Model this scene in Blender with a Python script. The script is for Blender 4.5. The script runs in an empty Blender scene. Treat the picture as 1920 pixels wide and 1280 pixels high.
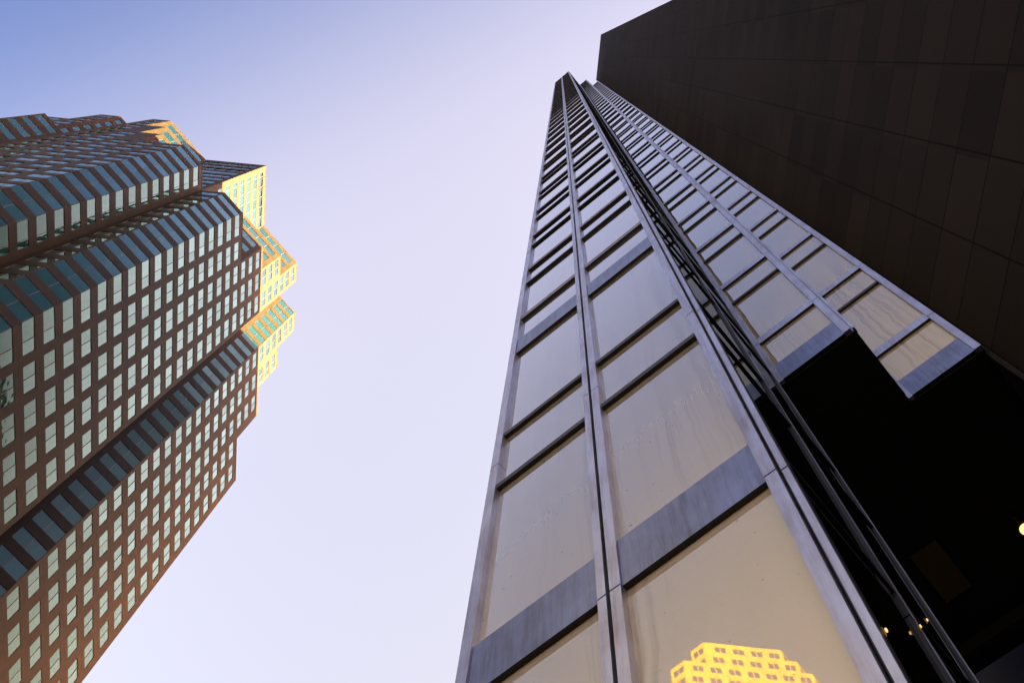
import bpy, math, random
from mathutils import Vector, Matrix

# ------------------------------------------------------------------ camera, sky, sun
SC = 0.6                      # metres per plan unit; heights are counted from eye level
EYE = 1.6
scene = bpy.context.scene
SUN_AZ, SUN_EL = 58.0, 9.0    # degrees, azimuth counter-clockwise from +X

cam_d = bpy.data.cameras.new("camera")
cam = bpy.data.objects.new("camera", cam_d)
scene.collection.objects.link(cam)
RIGHT = Vector((0.766724523, 0.640624813, 0.041633572))
DOWN = Vector((-0.612719993, 0.749597335, -0.250355839))
FWD = Vector((-0.191592579, 0.166444239, 0.967258290))
FPX = 2074.896
m = Matrix(((RIGHT.x, -DOWN.x, -FWD.x, 0), (RIGHT.y, -DOWN.y, -FWD.y, 0),
            (RIGHT.z, -DOWN.z, -FWD.z, EYE), (0, 0, 0, 1)))
cam.matrix_world = m
cam_d.sensor_width = 36
cam_d.lens = FPX / 1920 * 36
cam_d.clip_start = 0.1
cam_d.clip_end = 6000
scene.camera = cam

scene.view_settings.view_transform = 'Standard'
scene.view_settings.look = 'None'
scene.view_settings.gamma = 1
scene.cycles.caustics_reflective = False
scene.cycles.caustics_refractive = False
scene.cycles.sample_clamp_indirect = 0.6
scene.view_settings.exposure = 4.3

w = bpy.data.worlds.new("World"); scene.world = w; w.use_nodes = True
nt = w.node_tree; nt.nodes.clear()
out = nt.nodes.new('ShaderNodeOutputWorld'); bg = nt.nodes.new('ShaderNodeBackground')
sky = nt.nodes.new('ShaderNodeTexSky'); sky.sky_type = 'NISHITA'; sky.sun_disc = False
sky.sun_elevation = math.radians(SUN_EL); sky.sun_rotation = math.radians(90 - SUN_AZ)
sky.altitude = 50; sky.air_density = 1.0; sky.dust_density = 2.2; sky.ozone_density = 2.0
# thin bright haze on the sun's side of the sky, bluer away from it
tcw = nt.nodes.new('ShaderNodeTexCoord')
dt = nt.nodes.new('ShaderNodeVectorMath'); dt.operation = 'DOT_PRODUCT'
ga, ge = math.radians(105), math.radians(9)
dt.inputs[1].default_value = (math.cos(ga) * math.cos(ge), math.sin(ga) * math.cos(ge), math.sin(ge))
nt.links.new(tcw.outputs['Generated'], dt.inputs[0])
grad = nt.nodes.new('ShaderNodeValToRGB')
mr = nt.nodes.new('ShaderNodeMapRange'); mr.inputs[1].default_value = -1; mr.inputs[2].default_value = 1
nt.links.new(dt.outputs['Value'], mr.inputs[0]); nt.links.new(mr.outputs[0], grad.inputs[0])
def lvl(d): return (d + 1) / 2
stops = [(-1.0, (1.5, .82, .55)), (-.34, (.88, .56, .53)), (-.12, (.36, .33, .47)), (.01, (.95, .66, .68)), (.16, (2.4, 1.30, .93)), (.34, (2.15, 1.24, .89)), (.60, (1.95, 1.14, .80)), (.8, (1.6, .85, .45)), (1.0, (3.2, 1.4, .55))]
grad.color_ramp.interpolation = 'B_SPLINE'
while len(grad.color_ramp.elements) < len(stops): grad.color_ramp.elements.new(.5)
for el, (d_, c_) in zip(grad.color_ramp.elements, stops): el.position = lvl(d_)
for el, (d_, c_) in zip(grad.color_ramp.elements, stops): el.color = (c_[0] / 4, c_[1] / 4, c_[2] / 4, 1)
tint = nt.nodes.new('ShaderNodeMix'); tint.data_type = 'RGBA'; tint.blend_type = 'MULTIPLY'
tint.inputs[0].default_value = 1.0
g4 = nt.nodes.new('ShaderNodeVectorMath'); g4.operation = 'SCALE'; g4.inputs['Scale'].default_value = 4.0
nt.links.new(grad.outputs[0], g4.inputs[0]); nt.links.new(g4.outputs[0], tint.inputs[7])
nt.links.new(sky.outputs[0], tint.inputs[6])
nt.links.new(tint.outputs[2], bg.inputs[0]); bg.inputs[1].default_value = 0.05
nt.links.new(bg.outputs[0], out.inputs[0])

sd = bpy.data.lights.new("sun", 'SUN'); so = bpy.data.objects.new("sun", sd)
scene.collection.objects.link(so)
sd.energy = 5.0; sd.angle = math.radians(0.5); sd.color = (1.0, 0.90, 0.55)
a, e = math.radians(SUN_AZ), math.radians(SUN_EL)
SUNV = Vector((math.cos(a) * math.cos(e), math.sin(a) * math.cos(e), math.sin(e)))
so.rotation_euler = SUNV.to_track_quat('Z', 'Y').to_euler()
so.location = (0, 0, 300)

# ------------------------------------------------------------------ materials
def mat(name):
    M = bpy.data.materials.new(name); M.use_nodes = True
    n = M.node_tree; b = n.nodes['Principled BSDF']
    return M, n, b
def N(n, t, **k):
    o = n.nodes.new(t)
    for a_, v in k.items(): setattr(o, a_, v)
    return o
def math_(n, op, a_, b_=None, c_=None):
    o = N(n, 'ShaderNodeMath', operation=op)
    for i, v in enumerate((a_, b_, c_)):
        if v is None: continue
        if isinstance(v, (int, float)): o.inputs[i].default_value = v
        else: n.links.new(v, o.inputs[i])
    return o.outputs[0]
def mixc(n, fac, c1, c2, mode='MIX'):
    o = N(n, 'ShaderNodeMix', data_type='RGBA', blend_type=mode)
    for i, v in ((0, fac), (6, c1), (7, c2)):
        if isinstance(v, (int, float)): o.inputs[i].default_value = v
        elif isinstance(v, tuple): o.inputs[i].default_value = v
        else: n.links.new(v, o.inputs[i])
    return o.outputs[2]
def noise(n, vec, scale, detail=3, rough=0.5):
    o = N(n, 'ShaderNodeTexNoise'); o.inputs['Scale'].default_value = scale
    o.inputs['Detail'].default_value = detail; o.inputs['Roughness'].default_value = rough
    if vec is not None: n.links.new(vec, o.inputs['Vector'])
    return o.outputs['Fac']
def vmap(n, sx, sy, sz=1.0, src='UV'):
    tc = N(n, 'ShaderNodeTexCoord'); mp = N(n, 'ShaderNodeMapping')
    mp.inputs['Scale'].default_value = (sx, sy, sz); mp.inputs['Location'].default_value = (3.37, 7.21, 5.53)
    n.links.new(tc.outputs[src], mp.inputs['Vector']); return mp.outputs[0]
def ramp(n, fac, p0, p1):
    o = N(n, 'ShaderNodeMapRange'); o.inputs[1].default_value = p0; o.inputs[2].default_value = p1
    n.links.new(fac, o.inputs[0]); return o.outputs[0]
def bump(n, b, h, s, d=0.01):
    o = N(n, 'ShaderNodeBump'); o.inputs['Strength'].default_value = s; o.inputs['Distance'].default_value = d
    n.links.new(h, o.inputs['Height']); n.links.new(o.outputs[0], b.inputs['Normal'])
def line(n, x, period, phase, width):
    # 1 on a thin line repeated every period
    s = math_(n, 'ADD', x, -phase + width / 2)
    f = math_(n, 'FLOORED_MODULO', s, period)
    return math_(n, 'LESS_THAN', f, width)

PITCH = 6.75; SILL0 = 185.2
def cladding(name, c1, c2, c3, jw=0.1):
    M, n, b = mat(name)
    tc = N(n, 'ShaderNodeTexCoord'); sp = N(n, 'ShaderNodeSeparateXYZ')
    n.links.new(tc.outputs['UV'], sp.inputs[0])
    u, v = sp.outputs[0], sp.outputs[1]
    l1 = line(n, u, 5.9 / 2, 4.15, jw); l2 = line(n, v, PITCH, SILL0 - 1.37, jw); l3 = line(n, v, PITCH, SILL0 + 2.0, jw * .8)
    ln = math_(n, 'MAXIMUM', l1, math_(n, 'MAXIMUM', l2, l3))
    cell = N(n, 'ShaderNodeCombineXYZ')
    n.links.new(math_(n, 'FLOOR', math_(n, 'DIVIDE', u, 1.475)), cell.inputs[0])
    n.links.new(math_(n, 'FLOOR', math_(n, 'DIVIDE', math_(n, 'ADD', v, -SILL0 + 1.37), PITCH / 2)), cell.inputs[1])
    wn = N(n, 'ShaderNodeTexWhiteNoise', noise_dimensions='2D'); n.links.new(cell.outputs[0], wn.inputs['Vector'])
    g = noise(n, vmap(n, .8, .8, .8, 'Object'), 14, 4, .6)
    gl = noise(n, vmap(n, .05, .05, .05, 'Object'), 1.3, 3)
    c = mixc(n, wn.outputs['Value'], c1, c2)
    c = mixc(n, math_(n, 'MULTIPLY', ramp(n, g, .3, .75), .35), c, c3)
    c = mixc(n, math_(n, 'MULTIPLY', ramp(n, gl, .35, .7), .3), c, c2)
    st = noise(n, vmap(n, 1.1, .05), 2.0, 4)
    c = mixc(n, math_(n, 'MULTIPLY', ramp(n, st, .5, .75), .3), c, (c1[0] * .45, c1[1] * .42, c1[2] * .4, 1))
    c = mixc(n, math_(n, 'MULTIPLY', ln, .65), c, (.012, .008, .006, 1))
    n.links.new(c, b.inputs['Base Color']); b.inputs['Roughness'].default_value = .55
    b.inputs['Specular IOR Level'].default_value = .12
    bump(n, b, math_(n, 'SUBTRACT', g, ln), .35, .03)
    return M
M_BROWN = cladding('brown_granite', (.040, .0250, .0118, 1), (.053, .0335, .0155, 1), (.031, .0195, .0095, 1))
M_FAR = cladding('sandstone_cladding', (.060, .050, .0010, 1), (.076, .064, .0013, 1), (.050, .041, .0009, 1))

def glass(name, col, rough=.02, tiltn=.02, var=.15, dark=(.02, .03, .035, 1), mixf=.9, grain=0.0, fres=None):
    M, n, b = mat(name); n.nodes.remove(b)
    o = n.nodes['Material Output']
    gi = N(n, 'ShaderNodeNewGeometry')
    wn = N(n, 'ShaderNodeTexWhiteNoise', noise_dimensions='1D')
    n.links.new(gi.outputs['Random Per Island'], wn.inputs['W'])
    v = math_(n, 'MULTIPLY_ADD', wn.outputs['Value'], var, 1 - var)
    gl = N(n, 'ShaderNodeBsdfGlossy'); gl.inputs['Roughness'].default_value = rough
    v = math_(n, 'MULTIPLY', v, math_(n, 'MULTIPLY_ADD', noise(n, vmap(n, 2.2, .12), 1.0, 3, .6), .30, .86))
    sc = N(n, 'ShaderNodeVectorMath', operation='SCALE'); sc.inputs[0].default_value = col[:3]; n.links.new(v, sc.inputs['Scale'])
    n.links.new(sc.outputs[0], gl.inputs['Color'])
    df = N(n, 'ShaderNodeBsdfDiffuse'); df.inputs['Color'].default_value = dark
    mx = N(n, 'ShaderNodeMixShader'); mx.inputs[0].default_value = mixf
    n.links.new(df.outputs[0], mx.inputs[1]); n.links.new(gl.outputs[0], mx.inputs[2])
    bp = N(n, 'ShaderNodeBump'); bp.inputs['Strength'].default_value = tiltn; bp.inputs['Distance'].default_value = .4
    tcx = N(n, 'ShaderNodeTexCoord'); spx = N(n, 'ShaderNodeSeparateXYZ'); n.links.new(tcx.outputs['UV'], spx.inputs[0])
    def sn(x_, k_, ph_): return math_(n, 'SINE', math_(n, 'MULTIPLY_ADD', x_, k_, ph_))
    h = math_(n, 'MULTIPLY', math_(n, 'ADD', sn(spx.outputs[0], 1.9, .4), sn(spx.outputs[0], 4.3, 2.)), math_(n, 'ADD', sn(spx.outputs[1], 1.1, .9), sn(spx.outputs[1], 2.7, 1.7)))
    h = math_(n, 'MULTIPLY_ADD', h, .12, .5)
    if grain:
        h = math_(n, 'MULTIPLY_ADD', noise(n, vmap(n, 1, 1), 38, 3), grain, h)
    n.links.new(h, bp.inputs['Height']); n.links.new(bp.outputs[0], gl.inputs['Normal'])
    if fres:
        lw = N(n, 'ShaderNodeLayerWeight'); lw.inputs['Blend'].default_value = .5
        r_ = N(n, 'ShaderNodeMapRange')
        for i_, v_ in enumerate(fres): r_.inputs[i_ + 1].default_value = v_
        n.links.new(lw.outputs['Facing'], r_.inputs[0]); n.links.new(r_.outputs[0], mx.inputs[0])
    n.links.new(mx.outputs[0], o.inputs[0])
    return M, n, gl, df, mx, sc
M_GL = glass('cyan_glass', (.74, .94, .80), .03, .014, .22, (.010, .055, .044, 1), fres=(.56, .75, .10, .98))[0]
M_GFAR = glass('far_glass', (.35, .33, .3), .04, .02)[0]

# bronze mirror glass of the near tower, with dust, specks and dirt runs under the transoms
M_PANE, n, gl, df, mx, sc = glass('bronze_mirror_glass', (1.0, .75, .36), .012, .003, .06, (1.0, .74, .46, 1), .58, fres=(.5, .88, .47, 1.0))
wob = noise(n, vmap(n, .9, .5), 1.0, 3)
tcs = N(n, 'ShaderNodeTexCoord'); sps = N(n, 'ShaderNodeSeparateXYZ'); n.links.new(tcs.outputs['UV'], sps.inputs[0])
cmb = N(n, 'ShaderNodeCombineXYZ')
n.links.new(math_(n, 'MULTIPLY', math_(n, 'MULTIPLY_ADD', wob, .35, sps.outputs[0]), 9.0), cmb.inputs[0])
n.links.new(math_(n, 'MULTIPLY_ADD', sps.outputs[1], .10, 4.37), cmb.inputs[1]); cmb.inputs[2].default_value = 2.47
st = noise(n, cmb.outputs[0], 1.0, 4, .7)
st = ramp(n, st, .47, .70)
big = ramp(n, noise(n, vmap(n, .75, .08), 1.0, 2), .38, .80)
sk = ramp(n, noise(n, vmap(n, 1, 1), 11, 2), .735, .76)
gr = noise(n, vmap(n, 14, 40), 1.0, 3, .7)
d = math_(n, 'MULTIPLY', math_(n, 'MULTIPLY', st, big), .85)
d = math_(n, 'MAXIMUM', d, math_(n, 'MULTIPLY', sk, .75))
d = math_(n, 'MULTIPLY_ADD', math_(n, 'SUBTRACT', gr, .5), .22, d)
c = mixc(n, d, sc.outputs[0], (.42, .26, .13, 1))
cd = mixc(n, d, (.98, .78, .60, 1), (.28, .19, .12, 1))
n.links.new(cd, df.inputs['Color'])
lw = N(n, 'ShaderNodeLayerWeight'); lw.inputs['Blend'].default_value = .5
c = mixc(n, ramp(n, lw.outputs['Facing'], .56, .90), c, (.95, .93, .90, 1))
n.links.new(c, gl.inputs['Color'])

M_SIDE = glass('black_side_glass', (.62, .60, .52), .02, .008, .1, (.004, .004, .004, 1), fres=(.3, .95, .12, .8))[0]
def metal(name, col, col2, rough, metallic=.85, stain=.85):
    M, n, b = mat(name)
    st = ramp(n, noise(n, vmap(n, 9.0, .6), 1.2, 5, .7), .44, .68)
    bl = ramp(n, noise(n, vmap(n, .8, .8, .8, 'Object'), 1.6, 4, .6), .4, .72)
    br = noise(n, vmap(n, 30, 1.0), 2.0, 3)
    dd = math_(n, 'MULTIPLY', math_(n, 'ADD', math_(n, 'MULTIPLY', st, .5), math_(n, 'MULTIPLY', bl, .6)), stain)
    c = mixc(n, dd, col, col2)
    n.links.new(c, b.inputs['Base Color']); b.inputs['Metallic'].default_value = metallic
    n.links.new(math_(n, 'MULTIPLY_ADD', br, .05, rough - .02), b.inputs['Roughness'])
    return M
M_ALU = metal('anodised_aluminium', (.60, .60, .70, 1), (.27, .19, .17, 1), .33)
M_BAND = metal('blue_grey_metal_band', (.27, .30, .43, 1), (.10, .08, .09, 1), .36)
M_DARKM = metal('black_anodised_metal', (.02, .016, .015, 1), (.01, .01, .01, 1), .5, .2)
M_LIP = metal('dull_bronze_metal', (.30, .25, .26, 1), (.14, .10, .09, 1), .45)

def plain(name, col, rough=.6, metallic=0.0, ns=3.0, amt=.3):
    M, n, b = mat(name)
    g = noise(n, vmap(n, 1, 1, 1, 'Object'), ns, 5, .6)
    c = mixc(n, math_(n, 'MULTIPLY', g, amt), col, (col[0] * .4, col[1] * .4, col[2] * .4, 1))
    n.links.new(c, b.inputs['Base Color']); b.inputs['Roughness'].default_value = rough
    b.inputs['Metallic'].default_value = metallic
    return M
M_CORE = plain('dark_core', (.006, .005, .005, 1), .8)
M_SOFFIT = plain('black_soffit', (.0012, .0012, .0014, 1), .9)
M_TRIM = plain('window_trim_metal', (.22, .15, .11, 1), .4, .5)
M_ROOF = plain('roof_gravel', (.12, .11, .10, 1), .9)
M_ASPH = plain('asphalt', (.045, .045, .048, 1), .85, 0, 1.0, .4)
M_BRASS = plain('brass_panel', (.35, .22, .05, 1), .35, .8)

# black granite: panel grid, each panel its own tone, fine speckle
M_GRAN, n, b = mat('dark_granite_panels')
tc = N(n, 'ShaderNodeTexCoord'); sp = N(n, 'ShaderNodeSeparateXYZ'); n.links.new(tc.outputs['UV'], sp.inputs[0])
u, v = sp.outputs[0], sp.outputs[1]
PW, PH = 2.005, 2.16
lv = line(n, u, PW, 0.14, .045); lh = line(n, v, PH, 25.86, .055)
cell = N(n, 'ShaderNodeCombineXYZ')
n.links.new(math_(n, 'FLOOR', math_(n, 'DIVIDE', u, PW)), cell.inputs[0])
n.links.new(math_(n, 'FLOOR', math_(n, 'DIVIDE', math_(n, 'ADD', v, -25.86), PH)), cell.inputs[1])
wn = N(n, 'ShaderNodeTexWhiteNoise', noise_dimensions='2D'); n.links.new(cell.outputs[0], wn.inputs['Vector'])
c = mixc(n, wn.outputs['Value'], (.0120, .0088, .0074, 1), (.0260, .0190, .0155, 1))
hue = ramp(n, noise(n, vmap(n, .3, .035), 1.0, 3), .35, .65)
c = mixc(n, math_(n, 'MULTIPLY', hue, .5), c, (.029, .021, .017, 1))
sp2 = noise(n, vmap(n, 1, 1), 60, 2)
c = mixc(n, math_(n, 'MULTIPLY', ramp(n, sp2, .4, .7), .35), c, (.02, .018, .018, 1))
c = mixc(n, math_(n, 'MULTIPLY', math_(n, 'MAXIMUM', lv, lh), .9), c, (.002, .002, .002, 1))
n.links.new(c, b.inputs['Base Color']); b.inputs['Roughness'].default_value = .8
b.inputs['Specular IOR Level'].default_value = .05

# ------------------------------------------------------------------ mesh helpers
def W(x, y, h): return (x * SC, y * SC, h * SC + EYE)
class MB:
    def __init__(s): s.v = []; s.f = []; s.m = []; s.uv = []
    def quad(s, pts, mi=0, uv=None):
        i = len(s.v); s.v += pts; s.f.append(tuple(range(i, i + len(pts)))); s.m.append(mi)
        s.uv += (uv if uv else [(p[0] / SC, p[2] / SC) for p in pts])
    def build(s, name, mats, parent=None, loc=None):
        me = bpy.data.meshes.new(name)
        o0 = Vector(loc) if loc else Vector((0, 0, 0))
        me.from_pydata([tuple(Vector(p) - o0) for p in s.v], [], s.f)
        for M in mats: me.materials.append(M)
        me.polygons.foreach_set('material_index', s.m)
        l = me.uv_layers.new(name='UVMap'); l.data.foreach_set('uv', [c_ for q in s.uv for c_ in q])
        me.update()
        o = bpy.data.objects.new(name, me); scene.collection.objects.link(o)
        if loc: o.location = loc
        if parent:
            o.parent = parent; o.matrix_parent_inverse = Matrix()
            PW_ = parent_world(parent)
            o.location = (o0 - PW_) if True else o0
            if not loc: o.location = -PW_
        return o
def parent_world(p):
    v = Vector(p.location)
    while p.parent: p = p.parent; v += Vector(p.location)
    return v
def tag(o, label=None, cat=None, group=None, kind=None):
    if label: o['label'] = label
    if cat: o['category'] = cat
    if group: o['group'] = group
    if kind: o['kind'] = kind
    return o
def empty(name, loc, label, cat, group=None):
    o = bpy.data.objects.new(name, None); scene.collection.objects.link(o)
    o.location = loc; o.empty_display_size = 1
    return tag(o, label, cat, group)

class Fr:
    """a vertical facade plane: plan origin, tangent, outward normal (plan units)"""
    def __init__(s, o, t, nrm, u0=0.0):
        s.o = o; s.t = t; s.n = nrm; s.u0 = u0
    def P(s, u, h, d=0.0):
        k = u - s.u0
        return W(s.o[0] + s.t[0] * k + s.n[0] * d, s.o[1] + s.t[1] * k + s.n[1] * d, h)
def fbox(mb, fr, u0, u1, h0, h1, d0, d1, mi=0, mib=None):
    """box on a facade between depths d0 < d1 (d1 outermost)"""
    P = fr.P
    c = [(u0, h0), (u1, h0), (u1, h1), (u0, h1)]
    mb.quad([P(a_, b_, d1) for a_, b_ in c], mi, c)
    mb.quad([P(u0, h0, d0), P(u1, h0, d0), P(u1, h0, d1), P(u0, h0, d1)], mi if mib is None else mib, [(u0, h0 - .1), (u1, h0 - .1), (u1, h0), (u0, h0)])
    mb.quad([P(u0, h1, d0), P(u1, h1, d0), P(u1, h1, d1), P(u0, h1, d1)], mi, [(u0, h1 + .1), (u1, h1 + .1), (u1, h1), (u0, h1)])
    mb.quad([P(u0, h0, d0), P(u0, h1, d0), P(u0, h1, d1), P(u0, h0, d1)], mi, [(u0 - .1, h0), (u0 - .1, h1), (u0, h1), (u0, h0)])
    mb.quad([P(u1, h0, d0), P(u1, h1, d0), P(u1, h1, d1), P(u1, h0, d1)], mi, [(u1 + .1, h0), (u1 + .1, h1), (u1, h1), (u1, h0)])
def wall(mb, fr, u0, u1, h0, h1, cols, rows, depth, panes, mi=0, right_reveal=True):
    """wall sheet with real openings and reveals; collects the panes"""
    P = fr.P
    cols = sorted((max(a_, u0), min(b_, u1), ml) for a_, b_, ml in cols if b_ > u0 + .2 and a_ < u1 - .2)
    rows = sorted((s_, t_) for s_, t_ in rows if s_ > h0 - .01 and t_ < h1 + .01)
    def q(a_, b_, s_, t_):
        if b_ - a_ < 1e-4 or t_ - s_ < 1e-4: return
        c = [(a_, s_), (b_, s_), (b_, t_), (a_, t_)]
        mb.quad([P(x_, y_) for x_, y_ in c], mi, c)
    y = h0
    for s_, t_ in rows:
        q(u0, u1, y, s_)
        x = u0
        for a_, b_, ml in cols:
            q(x, a_, s_, t_)
            for (p1, p2) in (((a_, s_), (b_, s_)), ((a_, t_), (b_, t_)), ((a_, s_), (a_, t_)), ((b_, s_), (b_, t_))):
                mb.quad([P(*p1), P(*p2), P(*p2, -depth), P(*p1, -depth)], mi, [p1, p2, (p2[0] + .05, p2[1] + .05), (p1[0] + .05, p1[1] + .05)])
            panes.append((fr, a_, b_, s_, t_, ml, depth))
            x = b_
        q(x, u1, s_, t_)
        y = t_
    q(u0, u1, y, h1)

rnd = random.Random(7)
def pane_mesh(g, t, pane, trim=.08, jit=.004):
    fr, a_, b_, s_, t_, ml, dep = pane
    j = [rnd.uniform(-jit, jit) * (b_ - a_) for _ in range(4)]; j[2] = j[1] + j[3] - j[0]
    lights = [a_] + [m_ for m_ in ml if a_ + .3 < m_ < b_ - .3] + [b_]
    for i in range(len(lights) - 1):
        x0, x1 = lights[i], lights[i + 1]
        k = rnd.uniform(-jit, jit) * 2
        c = [(x0, s_), (x1, s_), (x1, t_), (x0, t_)]
        dd = [-dep + j[0], -dep + j[1] + k, -dep + j[2] + k, -dep + j[3]]
        g.quad([fr.P(c[i_][0], c[i_][1], dd[i_]) for i_ in range(4)], 0, c)
    e = dep * .55
    for (x0, x1, y0, y1) in ((a_, b_, s_, s_ + trim), (a_, b_, t_ - trim, t_), (a_, a_ + trim, s_ + trim, t_ - trim), (b_ - trim, b_, s_ + trim, t_ - trim)):
        fbox(t, fr, x0 + .004, x1 - .004, y0 + .004, y1 - .004, -dep, -e)
    for m_ in lights[1:-1]:
        fbox(t, fr, m_ - trim * .8, m_ + trim * .8, s_ + trim, t_ - trim, -dep, -dep * .3)
def pix(p):
    v = Vector(p) - Vector((0, 0, EYE))
    z = v.dot(FWD)
    if z <= 0: return None
    return 960 + FPX * v.dot(RIGHT) / z, 640 + FPX * v.dot(DOWN) / z
def quad_area(fr, a_, b_, s_, t_):
    q = [pix(fr.P(*c)) for c in ((a_, s_), (b_, s_), (b_, t_), (a_, t_))]
    if any(x is None for x in q): return 0
    cx = sum(x[0] for x in q) / 4; cy = sum(x[1] for x in q) / 4
    if not (-20 < cx < 1940 and -20 < cy < 1300): return 0
    return abs(sum(q[i][0] * q[(i + 1) % 4][1] - q[(i + 1) % 4][0] * q[i][1] for i in range(4))) / 2
def emit_panes(panes, parent, gm, tm, cap=100, trim=.062, jit=.004, name='window'):
    order = sorted(range(len(panes)), key=lambda i: -quad_area(*panes[i][:5])) if cap else range(len(panes))
    rest_g, rest_t = MB(), MB()
    for k, i in enumerate(order):
        p = panes[i]
        if k < cap:
            g, t = MB(), MB(); pane_mesh(g, t, p, trim, jit)
            loc = p[0].P((p[1] + p[2]) / 2, p[3])
            wobj = g.build(name, [gm], parent, loc)
            t.build('frame', [tm], wobj, loc)
        else:
            pane_mesh(rest_g, rest_t, p, trim, jit)
    if rest_g.f:
        wobj = tag(rest_g.build(name, [gm], parent), kind='stuff')
        tag(rest_t.build('frame', [tm], wobj), kind='stuff')

def prism(mb, poly, h0, h1, mi=0, top=True, bottom=False):
    n_ = len(poly)
    for i in range(n_):
        (x0, y0), (x1, y1) = poly[i], poly[(i + 1) % n_]
        L = math.hypot(x1 - x0, y1 - y0)
        mb.quad([W(x0, y0, h0), W(x1, y1, h0), W(x1, y1, h1), W(x0, y0, h1)], mi, [(0, h0), (L, h0), (L, h1), (0, h1)])
    if top: mb.quad([W(x, y, h1) for x, y in poly], mi, [(x, y) for x, y in poly])
    if bottom: mb.quad([W(x, y, h0) for x, y in poly], mi, [(x, y) for x, y in poly])

S2 = math.sqrt(.5)
def pq(p, q): return (-S2 * p + S2 * q, S2 * p + S2 * q)
def frF(q, p0=0.0): return Fr(pq(p0, q), (-S2, S2), (S2, S2), p0)                 # u = p
def frB(p): return Fr(pq(p, 0), (-S2, -S2), (S2, -S2), 0.0)                      # u = -q
def frC(pa, qa): return Fr(pq(pa, qa), (0, 1.0), (1.0, 0), 0.0)                  # u along the splay, from (pa,qa)
GROUND = -EYE / SC

# ------------------------------------------------------------------ ground
g = MB(); R = 2500
g.quad([(-R, -R, 0), (R, -R, 0), (R, R, 0), (-R, R, 0)], 0)
tag(g.build('ground', [M_ASPH]), kind='structure')

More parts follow.
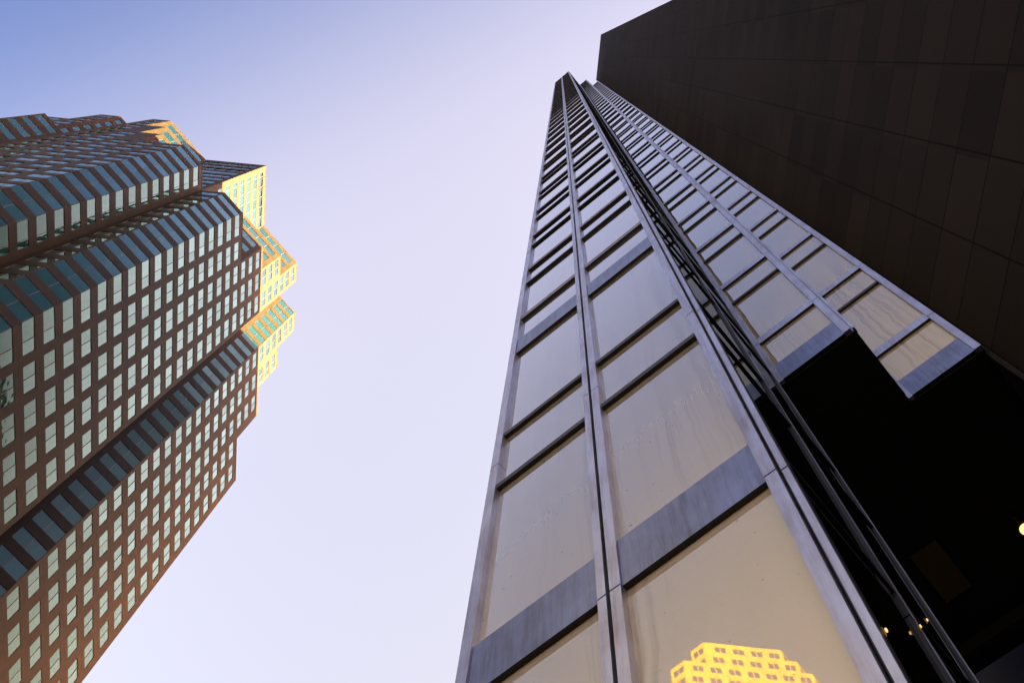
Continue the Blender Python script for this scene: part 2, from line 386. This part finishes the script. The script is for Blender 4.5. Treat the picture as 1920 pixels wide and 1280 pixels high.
# ------------------------------------------------------------------ stepped granite office tower (left of the photo)
def setback_tower():
    root = empty('stepped_office_tower', (*pq(75, -95)[:2], 0) if False else (pq(75, -95)[0] * SC, pq(75, -95)[1] * SC, 0),
                 'brown stone office tower with a sunlit stepped top and pale blue windows', 'office building')
    mb = MB(); panes = []
    R1, R2, R3, R4 = 265.7, 285.95, 306.3, 327.0
    rows = [(SILL0 + PITCH * k, SILL0 + PITCH * k + 3.95) for k in range(-27, 21)]
    rowsC3 = [(168.05 + 6.7 * k, 168.05 + 6.7 * k + 3.95) for k in range(-24, 24)]
    rows_low = [r_ for r_ in rows if r_[1] < R1]
    DEP = .09
    # front face F, two lobes in one plane
    q0 = -73.1
    F = frF(q0)
    bays = [(43.9, 49.05, (47.0,))] + [(50.6 + 5.9 * k, 54.85 + 5.9 * k, (52.72 + 5.9 * k,)) for k in range(0, 4)]
    bays2 = [(83.9 + 6.05 * k, 87.9 + 6.05 * k, (85.9 + 6.05 * k,)) for k in range(5)]
    def Fseg(pa, pb, h0, h1, bb): wall(mb, F, pa, pb, h0, h1, [x for x in bb if x[0] >= pa - .01 and x[1] <= pb + .01], rows, DEP, panes)
    Fseg(43.9, 73.4, GROUND, R1, bays)
    Fseg(55.9, 73.4, R1, R2, bays); Fseg(61.8, 73.4, R2, R3, bays); Fseg(67.6, 73.4, R3, R4, bays)
    Fseg(83.1, 113.9, GROUND, R1, bays2); Fseg(83.1, 102.5, R1, R2, bays2); Fseg(83.1, 94.7, R2, R3, bays2); Fseg(83.1, 88.8, R3, R4, bays2)
    # lower splay C2, inner faces B1 and F5, splay C5, long face B5
    L = 4.5 * math.sqrt(2)
    wall(mb, frC(39.4, -77.6), 0, L, GROUND, R1, [(.05, L - .05, (L / 2,))], rows, DEP, panes)
    wall(mb, frB(39.4), 77.6, 83.3, GROUND, R1, [(78.0, 82.3, (80.2,))], rows, DEP, panes)
    wall(mb, frF(-83.3), 33.3, 39.4, GROUND, R1, [(33.35, 37.9, (36.6,))], rows, DEP, panes)
    L5 = 4.4 * math.sqrt(2)
    wall(mb, frC(28.9, -87.7), 0, L5, GROUND, R1, [(.05, L5 - .05, (L5 / 2,))], rows, DEP, panes)
    B5b = [(87.75, 91.7, (89.7,))] + [(93.6 + 5.9 * k, 97.6 + 5.9 * k, (95.6 + 5.9 * k,)) for k in range(4)]
    B5 = frB(28.9)
    wall(mb, B5, 87.7, 117.1, GROUND, R1, B5b, rows, DEP, panes)
    # upper tiers
    for (D, h0, h1) in ((-129.0, R1, R2), (-134.9, R2, R3), (-140.7, R3, R4)):
        k0 = -83.4 - D                                   # p where the splay meets the block's front face
        fr = frC(k0, -83.4); L = (q0 - D - k0) * math.sqrt(2)
        x = L - 1.35; cols = []
        rib = []
        while x > .4: rib.append(x); x -= 3.26
        rib = [max(.15, x)] + rib[::-1]
        wall(mb, fr, 0, L, h0, h1, [(rib[0], rib[-1], tuple(rib[1:-1]))], rows, DEP, panes)
        # continuation between the block and the long face
        fr2 = frC(28.9, 28.9 + D); L2 = (39.4 - 28.9) * math.sqrt(2)
        x = 1.4; rib = []
        while x < L2 - .3: rib.append(x); x += 3.26
        rib.append(L2 - .2)
        wall(mb, fr2, 0, L2, h0, h1, [(rib[0], rib[-1], tuple(rib[1:-1]))], rows, DEP, panes)
        wall(mb, B5, -28.9 - D, 117.3, h0, h1, [c_ for c_ in B5b if c_[0] > -28.9 - D - .5] , rows, DEP, panes)
        # projecting square block
        e = k0
        wall(mb, frF(-83.4), 39.4, e, h0, h1, [(40.95, e - .3, tuple(42.2 + 2.93 * j for j in range(8)))], rows, DEP, panes)
        fb = 39.4 + (-D) - 0
        wall(mb, frB(39.4), 83.4, -(39.4 + D), h0, h1, [(84.9, -(39.4 + D) - .3, tuple(87.2 + 2.93 * j for j in range(8)))], rows, DEP, panes)
    # splay C3 and its return (second lobe)
    L3 = 4.8 * math.sqrt(2)
    for h0, h1 in ((GROUND, R4),):
        wall(mb, frC(78.3, -77.9), 0, L3, h0, h1, [(1.2, L3 - .1, (1.2 + (L3 - 1.3) * .48,))], rowsC3, DEP, panes)
    wall(mb, Fr(pq(73.4, -73.1), (-S2, -S2), (-S2, S2), 0), 0, 8, GROUND, R4, [], [], DEP, panes)
    wall(mb, frF(-77.9), 73.4, 78.3, GROUND, R4, [], [], DEP, panes)
    # splay C7, C6 and small faces beyond the long face
    L7 = 4.4 * math.sqrt(2)
    wall(mb, frC(24.5, -121.5), 0, L7, GROUND, R1, [(.3, L7 - .6, (L7 * .5,))], [(s_ + .4, t_) for s_, t_ in rows], DEP, panes)
    L6 = 1.75 * math.sqrt(2)
    for h0, h1 in ((R1, R2), (R2, R3)):
        wall(mb, frC(27.15, -118.95), 0, L6, h0, h1, [(1.1, L6 - .1, ())], rows, DEP, panes)
    wall(mb, frB(27.15), 118.95, 130.0, R1, R2, [(119.0 + 5.9 * k, 123.0 + 5.9 * k, (121.0 + 5.9 * k,)) for k in range(2)], rows, DEP, panes)
    wall(mb, frB(27.15), 118.95, 124.4, R2, R3, [(119.0, 123.0, (121.0,))], rows, DEP, panes)
    # hidden ends
    mb2 = MB(); ins = .32
    def core(poly, h0, h1, top=True): prism(mb2, [pq(*p_) for p_ in poly], h0, h1, 0, top)
    i = ins
    t1 = [(39.4 + i, -77.6 - i * .5), (43.9 + i * .5, q0 - i), (73.4, q0 - i), (73.4, -77.9 - i), (78.3, -77.9 - i), (83.1 + i * .5, q0 - i), (113.9, q0 - i), (113.9, -150), (31, -150),
          (24.5 + .5, -121.5 - .3), (28.9 + i, -117.75), (28.9 + i, -87.7 - i * .5), (33.3 + i * .5, -83.3 - i), (39.4 + i, -83.3 - i)]
    core(t1, GROUND, R1 - .3)
    for (D, h0, h1, pe, qe, pb_) in ((-129.0, R1 - .3, R2 - .3, 102.5, -130, 27.15), (-134.9, R2 - .3, R3 - .3, 94.7, -124.4, 27.15), (-140.7, R3 - .3, R4 - .3, 88.8, -117.3, 28.9)):
        D2 = D - i * 1.4
        poly = [(-D2 + q0 - i, q0 - i), (73.4, q0 - i), (73.4, -77.9 - i), (78.3, -77.9 - i), (83.1 + i * .5, q0 - i), (pe, q0 - i), (pe, -150 if pb_ < 28 else -133),
                (42, qe - 15), (pb_ + i, qe), (pb_ + i, -119.0 if pb_ < 28 else -117.3), (28.9 + i, -117.1), (28.9 + i, 28.9 + i + D2), (39.4 + i, 39.4 + i + D2), (39.4 + i, -83.4 - i), (-D2 - 83.4 - i, -83.4 - i)]
        core(poly, h0, h1)
    body = mb.build('wall', [M_BROWN], root)
    mb2.build('inner_core', [M_BROWN], root)
    # parapet copings along the roof edges in view
    def cop(fr, a_, b_, h):
        cp = MB(); fbox(cp, fr, a_, b_, h, h + .35, -.6, .06); cp.build('parapet', [M_BROWN], root)
    cop(F, 43.9, 55.9, R1); cop(F, 55.9, 61.8, R2); cop(F, 61.8, 67.6, R3); cop(F, 67.6, 73.4, R4)
    cop(F, 102.5, 113.9, R1); cop(F, 94.7, 102.5, R2); cop(F, 88.8, 94.7, R3); cop(F, 83.1, 88.8, R4)
    cop(frF(-83.3), 33.3, 39.4, R1); cop(frF(-83.4), 39.4, 57.2, R4); cop(frB(39.4), 83.46, 101.2, R4)
    emit_panes(panes, root, M_GL, M_TRIM)
setback_tower()

# ------------------------------------------------------------------ bronze glass tower (centre)
ZT = 275.0
def glass_tower():
    root = empty('glass_curtain_wall_tower', (-2.5 * SC, 6.5 * SC, 0),
                 'tall slender tower of bronze mirror glass with lavender metal frames, centre right', 'skyscraper')
    A0 = [3.5, 10.1, 16.85]
    # horizontal members: (h0, h1, material, kind)
    front = [(-2.6, -1.9, 'band'), (2.3, 2.5, 'b'), (4.6, 4.95, 'a'), (10.1, 11.15, 'band'), (15.86, 16.02, 'b'), (18.25, 18.42, 'b'), (23.8, 24.95, 'band')]
    up = []
    k = 0
    while 27.0 + 6.6 * k < ZT - 2:
        up.append((27.05 + 6.6 * k, 27.4 + 6.6 * k, 'a')); up.append((31.5 + 6.6 * k, 31.66 + 6.6 * k, 'b')); k += 1
    up = [x for x in up if x[1] < ZT - .4] + [(ZT - .35, ZT, 'a')]
    yf = 4.36
    DEP = .072
    FY = lambda y: Fr((0, y), (1, 0), (0, -1), 0)
    FX = lambda x, s_: Fr((x, 0), (0, 1), (s_, 0), 0)
    panes = []; trans = []; verts = []
    def bay(fr, a_, b_, h0, members, side=False):
        dp = .03 if side else DEP
        ms = sorted(m_ for m_ in members if m_[0] >= h0 - .01)
        y = h0
        for (s_, t_, kd) in ms:
            if s_ - y > .3: panes.append((fr, a_, b_, y, s_, side, dp))
            trans.append((fr, a_, b_, (s_ + t_) / 2 - .04 if side else s_, (s_ + t_) / 2 + .04 if side else t_, 'b' if side else kd, dp)); y = t_
    def vert(fr, a_, b_, h0, d1=.03, M=None):
        verts.append((fr, a_, b_, h0, d1, M or M_ALU))
    allm = front + up
    f0 = FY(yf)
    bay(f0, -4.82, -3.055, GROUND, allm); bay(f0, -2.76, -.985, GROUND, allm)
    vert(f0, -4.99, -4.82, GROUND); vert(f0, -3.055, -2.945, GROUND); vert(f0, -2.895, -2.76, GROUND)
    vert(f0, -.985, -.845, GROUND, .045); vert(f0, -.81, -.74, GROUND, .0)
    H0 = 23.9
    wing = [(23.9, 24.98, 'band')] + [((s_ - .08, t_, 'w') if kd == 'a' else (s_, t_, kd)) for s_, t_, kd in up]
    f1 = FY(8.6)
    bay(f1, -.60, 1.045, H0, wing); vert(f1, -.74, -.60, H0, .0); vert(f1, 1.045, 1.215, H0); vert(f1, 1.245, 1.30, H0, .0)
    f2 = FY(10.7)
    bay(f2, 1.38, 3.02, H0, wing); vert(f2, 1.28, 1.38, H0, .0); vert(f2, 3.02, 3.19, H0)
    # side walls
    sx = FX(-.74, 1.0)
    for a_, b_ in ((4.50, 6.38), (6.62, 8.48)): bay(sx, a_, b_, GROUND, allm, True)
    vert(sx, 4.40, 4.50, GROUND, .004, M_DARKM); vert(sx, 6.38, 6.46, GROUND, .006, M_DARKM); vert(sx, 6.46, 6.50, GROUND, .012); vert(sx, 6.54, 6.57, GROUND, .010); vert(sx, 6.57, 6.62, GROUND, .004, M_DARKM)
    vert(sx, 8.48, 8.53, GROUND, .004, M_DARKM); vert(sx, 8.53, 8.60, GROUND, .014)
    sx2 = FX(1.28, 1.0)
    bay(sx2, 8.75, 10.6, H0, wing); vert(sx2, 8.66, 8.75, H0, .02)
    lx = FX(-4.99, -1.0)
    for j in range(6): 
        bay(lx, 4.5 + 2.13 * j, 6.3 + 2.13 * j, GROUND if j < 2 else H0, allm if j < 2 else wing); vert(lx, 6.3 + 2.13 * j, 6.63 + 2.13 * j, GROUND if j < 2 else H0)
    # core bodies
    cb = MB()
    q = .1
    prism(cb, [(-4.99 + q, yf + q), (-.74 - q, yf + q), (-.74 - q, 8.6 - .0), (-4.99 + q, 8.6)], GROUND, ZT - .05)
    prism(cb, [(-4.99 + q, 8.6 + q), (1.28 - q, 8.6 + q), (1.28 - q, 10.7 + q), (3.19, 10.7 + q), (3.19, 17.3), (-4.99 + q, 17.3)], H0 + .03, ZT - .05)
    cb.build('core', [M_CORE], root)
    # underside of the overhang
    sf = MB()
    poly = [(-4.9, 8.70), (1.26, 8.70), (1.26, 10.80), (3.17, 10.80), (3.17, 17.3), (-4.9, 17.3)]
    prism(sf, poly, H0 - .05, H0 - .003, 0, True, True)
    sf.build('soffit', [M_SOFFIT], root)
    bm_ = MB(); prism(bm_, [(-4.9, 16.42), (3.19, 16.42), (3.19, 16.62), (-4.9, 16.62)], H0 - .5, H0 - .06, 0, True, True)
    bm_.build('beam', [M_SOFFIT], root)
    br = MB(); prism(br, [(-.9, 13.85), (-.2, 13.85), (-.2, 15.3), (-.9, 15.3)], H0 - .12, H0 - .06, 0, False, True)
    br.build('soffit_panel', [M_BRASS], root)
    # vertical frames, one storey-high cover piece after another with an open joint
    joints = [GROUND, 3.5, 10.1, 16.9, 23.85] + [27.05 + 6.6 * k for k in range(38)]
    joints = [j for j in joints if j < ZT - 1] + [ZT]
    for fr, a_, b_, h0, d1, MV in verts:
        mb = MB()
        js = [j for j in joints if j >= h0 - .1]
        for j0, j1 in zip(js[:-1], js[1:]):
            fbox(mb, fr, a_, b_, j0 + .015, j1 - .015, -.09, d1, 0)
        mb.build('mullion', [MV], root)
    mats = {'a': M_LIP, 'b': M_DARKM, 'band': M_BAND, 'w': M_ALU}
    order = sorted(range(len(trans)), key=lambda i: -quad_area(*trans[i][:5]))
    rest = MB(); mlist = [M_LIP, M_DARKM, M_BAND, M_ALU, M_DARKM]; mi = {'a': 0, 'b': 1, 'band': 2, 'w': 3}  # last slot: undersides coloured black for the dark street they would mirror
    for n_, i in enumerate(order):
        fr, a_, b_, s_, t_, kd, dp = trans[i]
        if n_ < 100:
            mb = MB(); fbox(mb, fr, a_ + .003, b_ - .003, s_, t_, -dp - .01, 0.0, mi[kd], 4)
            mb.build('spandrel_band' if kd == 'band' else 'transom', mlist, root, fr.P((a_ + b_) / 2, s_))
        else:
            fbox(rest, fr, a_ + .003, b_ - .003, s_, t_, -dp - .01, 0.0, mi[kd], 4)
    tag(rest.build('transom', mlist, root), kind='stuff')
    # panes
    order = sorted(range(len(panes)), key=lambda i: -quad_area(*panes[i][:5]))
    rest = MB()
    for n_, i in enumerate(order):
        fr, a_, b_, s_, t_, ml, dep = panes[i]
        mb = MB() if n_ < 100 else rest
        j = [rnd.uniform(-.0016, .0016) for _ in range(4)]; j[2] = j[1] + j[3] - j[0]
        c = [(a_, s_), (b_, s_), (b_, t_), (a_, t_)]
        mb.quad([fr.P(c[q_][0], c[q_][1], -dep + (j[q_] if n_ > 1 else 0)) for q_ in range(4)], 1 if ml else 0, c)
        if n_ < 100: mb.build('window', [M_PANE, M_SIDE], root, fr.P((a_ + b_) / 2, s_))
    tag(rest.build('window', [M_PANE, M_SIDE], root), kind='stuff')
glass_tower()

# ------------------------------------------------------------------ dark granite tower (right)
def granite_tower():
    x0, y0, s1 = 3.17, 10.93, 8.03
    root = empty('dark_granite_tower', ((x0 + s1 / 2) * SC, (y0 - s1 / 2) * SC, 0),
                 'windowless near-black stone tower wall leaning over the right side of the photo', 'skyscraper')
    T = (S2, -S2); Nn = (-S2, -S2)
    fr = Fr((x0, y0), T, Nn, 0)
    mb = MB(); L = s1 * math.sqrt(2); H = 292.0
    c = [(0, GROUND), (L, GROUND), (L, H), (0, H)]
    mb.quad([fr.P(*x) for x in c], 0, c)
    D = 30
    for u in (0, L):
        cc = [(u, GROUND), (u + D, GROUND), (u + D, H), (u, H)]
        mb.quad([fr.P(u, GROUND), fr.P(u, GROUND, -D), fr.P(u, H, -D), fr.P(u, H)], 0, cc)
    cc = c
    mb.quad([fr.P(0, GROUND, -D), fr.P(L, GROUND, -D), fr.P(L, H, -D), fr.P(0, H, -D)], 0, cc)
    mb.quad([fr.P(0, H), fr.P(L, H), fr.P(L, H, -D), fr.P(0, H, -D)], 0, cc)
    mb.build('wall', [M_GRAN], root)
    cp = MB(); fbox(cp, fr, -.02, L + .02, H + .003, H + .5, -.8, .03); cp.build('coping', [M_GRAN], root)
    tr = MB(); fbox(tr, fr, .02, .12, GROUND, H - .1, .003, .05); tr.build('corner_trim', [M_DARKM], root)
granite_tower()

# ------------------------------------------------------------------ neighbours: one throws the shade, one stands in the glass, one is added to darken
def block(name, label, cat, p0, p1, q_front, q_back, H, tiers, m_wall, m_glass, pane_rows, facing=1):
    cx, cy = pq((p0 + p1) / 2, (q_front + q_back) / 2)
    root = empty(name, (cx * SC, cy * SC, 0), label, cat)
    mb = MB(); panes = []; mc = MB()
    for (a_, b_, h0, h1, ch) in tiers:
        fr = frF(q_front, 0) if facing > 0 else Fr(pq(0, q_front), (-S2, S2), (-S2, -S2), 0)
        cols = []; x = a_ + 1.2
        while x + 3.9 < b_: cols.append((x, x + 3.9, (x + 1.95,))); x += 5.9
        rows = [(h1 - 5.8 - 6.75 * k, h1 - 2.4 - 6.75 * k) for k in range(pane_rows)]
        rows = [r_ for r_ in rows if r_[0] > h0]
        wall(mb, fr, a_, b_, h0, h1, cols, rows, .12, panes)
        s = 1 if facing > 0 else -1
        poly = [(a_, q_front - .3 * s), (b_, q_front - .3 * s)]
        if ch:
            # splayed corner on the low-p side, with windows
            if s > 0:
                frc = frC(a_ - ch, q_front - ch); Lc = ch * math.sqrt(2)
                wall(mb, frc, 0, Lc, h0, h1, [(.8, Lc - .8, (Lc / 2,))], rows, .12, panes)
                frg = Fr(pq(b_, q_front), (-1.0, 0), (0, 1.0), 0)
                wall(mb, frg, 0, Lc, h0, h1, [(.8, Lc - .8, (Lc / 2,))], rows, .12, panes)
                poly = [(a_ - ch + .4, q_front - ch - .1), (a_ + .2, q_front - .35), (b_ - .2, q_front - .35), (b_ + ch - .4, q_front - ch - .1)]
        poly += [(poly[-1][0], q_back), (poly[0][0], q_back)]
        prism(mc, [pq(*x) for x in poly], h0, h1 - .2, 0, True)
    mb.build('wall', [m_wall], root); mc.build('inner_core', [m_wall], root)
    emit_panes(panes, root, m_glass, M_TRIM, 0, .1, .004)
    return root
block('slab_office_block', 'broad office slab behind the glass tower whose shadow crosses the stepped tower', 'office building',
      44, 134, 5, 45, 299, [(44, 134, GROUND, 297.8, 0)], M_BROWN, M_GFAR, 30, facing=-1)
block('reflected_office_tower', 'sunlit yellow stepped office tower seen mirrored in the lowest bronze pane', 'office building',
      -89, -64, -181, -215, 340,
      [(-105, -53, GROUND, 313.3, 4.2), (-101, -53, 313.3, 320, 4.2), (-96, -53, 320, 326.6, 4.2), (-92, -61.5, 326.6, 333.3, 4.2), (-87.5, -61.5, 333.3, 340, 4.2)],
      M_FAR, M_GFAR, 14)
block('added_dimming_slab', 'unseen brown slab added further behind the glass tower to darken the stepped tower', 'office building',  # unseen blocker, added to dim the stepped tower's lower walls
      -14, 40, 50, 80, 300, [(-14, 40, GROUND, 299, 0)], M_BROWN, M_GFAR, 30, facing=-1)
def back_block():
    root = empty('navy_glass_block', (2 * SC, 45 * SC, 0), 'dark navy glass block glimpsed past the black overhang, bottom right corner', 'office building')
    mb = MB(); prism(mb, [(-14, 30), (16, 30), (16, 50), (-14, 50)], GROUND, 70, 0)
    mb.build('wall', [plain('navy_glazing', (.02, .025, .06, 1), .3, .3)], root)
back_block()

# ------------------------------------------------------------------ globe lamp under the overhang
def globe_lamp():
    x, y, h = 1.50, 14.55, 23.25
    root = empty('globe_lamp', W(x, y, 23.5), 'lit warm globe lamp on the black underside, right edge of the photo', 'lamp')
    def lathe(name, prof, M, seg=32):
        mb = MB()
        for i in range(len(prof) - 1):
            (r0, z0), (r1, z1) = prof[i], prof[i + 1]
            for k in range(seg):
                t0, t1 = 2 * math.pi * k / seg, 2 * math.pi * (k + 1) / seg
                mb.quad([W(x + r0 * math.cos(t0), y + r0 * math.sin(t0), h + z0), W(x + r0 * math.cos(t1), y + r0 * math.sin(t1), h + z0),
                         W(x + r1 * math.cos(t1), y + r1 * math.sin(t1), h + z1), W(x + r1 * math.cos(t0), y + r1 * math.sin(t0), h + z1)])
        o = mb.build(name, [M], root)
        for p in o.data.polygons: p.use_smooth = True
        return o
    Mg, n, b = mat('lit_globe'); b.inputs['Emission Color'].default_value = (1, .60, .16, 1); b.inputs['Emission Strength'].default_value = .16
    b.inputs['Base Color'].default_value = (.8, .7, .5, 1)
    r = .13
    lathe('globe', [(r * math.sin(t), -r * math.cos(t)) for t in [math.pi * i / 16 for i in range(17)]], Mg)
    lathe('collar', [(.02, .20), (.10, .20), (.155, .06), (.16, .0), (.145, .0), (.10, .12)], M_BRASS)
    lathe('stem', [(.02, .2), (.02, .57), (.06, .57), (.06, .597)], M_BRASS)
    ld = bpy.data.lights.new('globe_lamp_light', 'POINT'); ld.energy = .02; ld.color = (1, .7, .3); ld.shadow_soft_size = .1
    lo = bpy.data.objects.new('globe_lamp_light', ld); scene.collection.objects.link(lo); lo.parent = root
    lo.location = Vector(W(x, y - .0, h - .35)) - Vector(root.location)
globe_lamp()

def glint_beads():
    # added glowing beads standing in for reflected lamp glints, one prototype and two copies
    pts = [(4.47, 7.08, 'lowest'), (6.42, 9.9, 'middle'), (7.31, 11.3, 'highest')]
    Ml, n, b = mat('glint_glow'); b.inputs['Emission Color'].default_value = (1, .55, .08, 1); b.inputs['Emission Strength'].default_value = .055
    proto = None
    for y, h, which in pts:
        lab = 'added amber bead standing in for a reflected glint on the black side wall, %s of the three' % which
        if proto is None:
            proto = r0 = empty('glint_bead', W(-.74, y, h), lab, 'lamp', 'added glint beads on the side wall')
            for name, M, rad, off, hh in (('bead', Ml, .010, .030, .03), ('bead_back', M_BRASS, .010, .010, .07)):
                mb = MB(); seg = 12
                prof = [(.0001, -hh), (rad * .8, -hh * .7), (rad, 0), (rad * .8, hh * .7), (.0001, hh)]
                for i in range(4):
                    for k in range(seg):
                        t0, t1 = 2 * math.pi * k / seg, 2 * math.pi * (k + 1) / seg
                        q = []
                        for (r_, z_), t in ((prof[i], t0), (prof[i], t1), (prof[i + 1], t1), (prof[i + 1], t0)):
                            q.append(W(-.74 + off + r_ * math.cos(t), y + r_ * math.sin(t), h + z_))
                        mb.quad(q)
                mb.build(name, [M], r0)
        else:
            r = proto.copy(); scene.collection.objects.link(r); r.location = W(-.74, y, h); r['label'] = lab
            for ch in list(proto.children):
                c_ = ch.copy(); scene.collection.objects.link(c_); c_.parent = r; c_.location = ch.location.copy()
glint_beads()
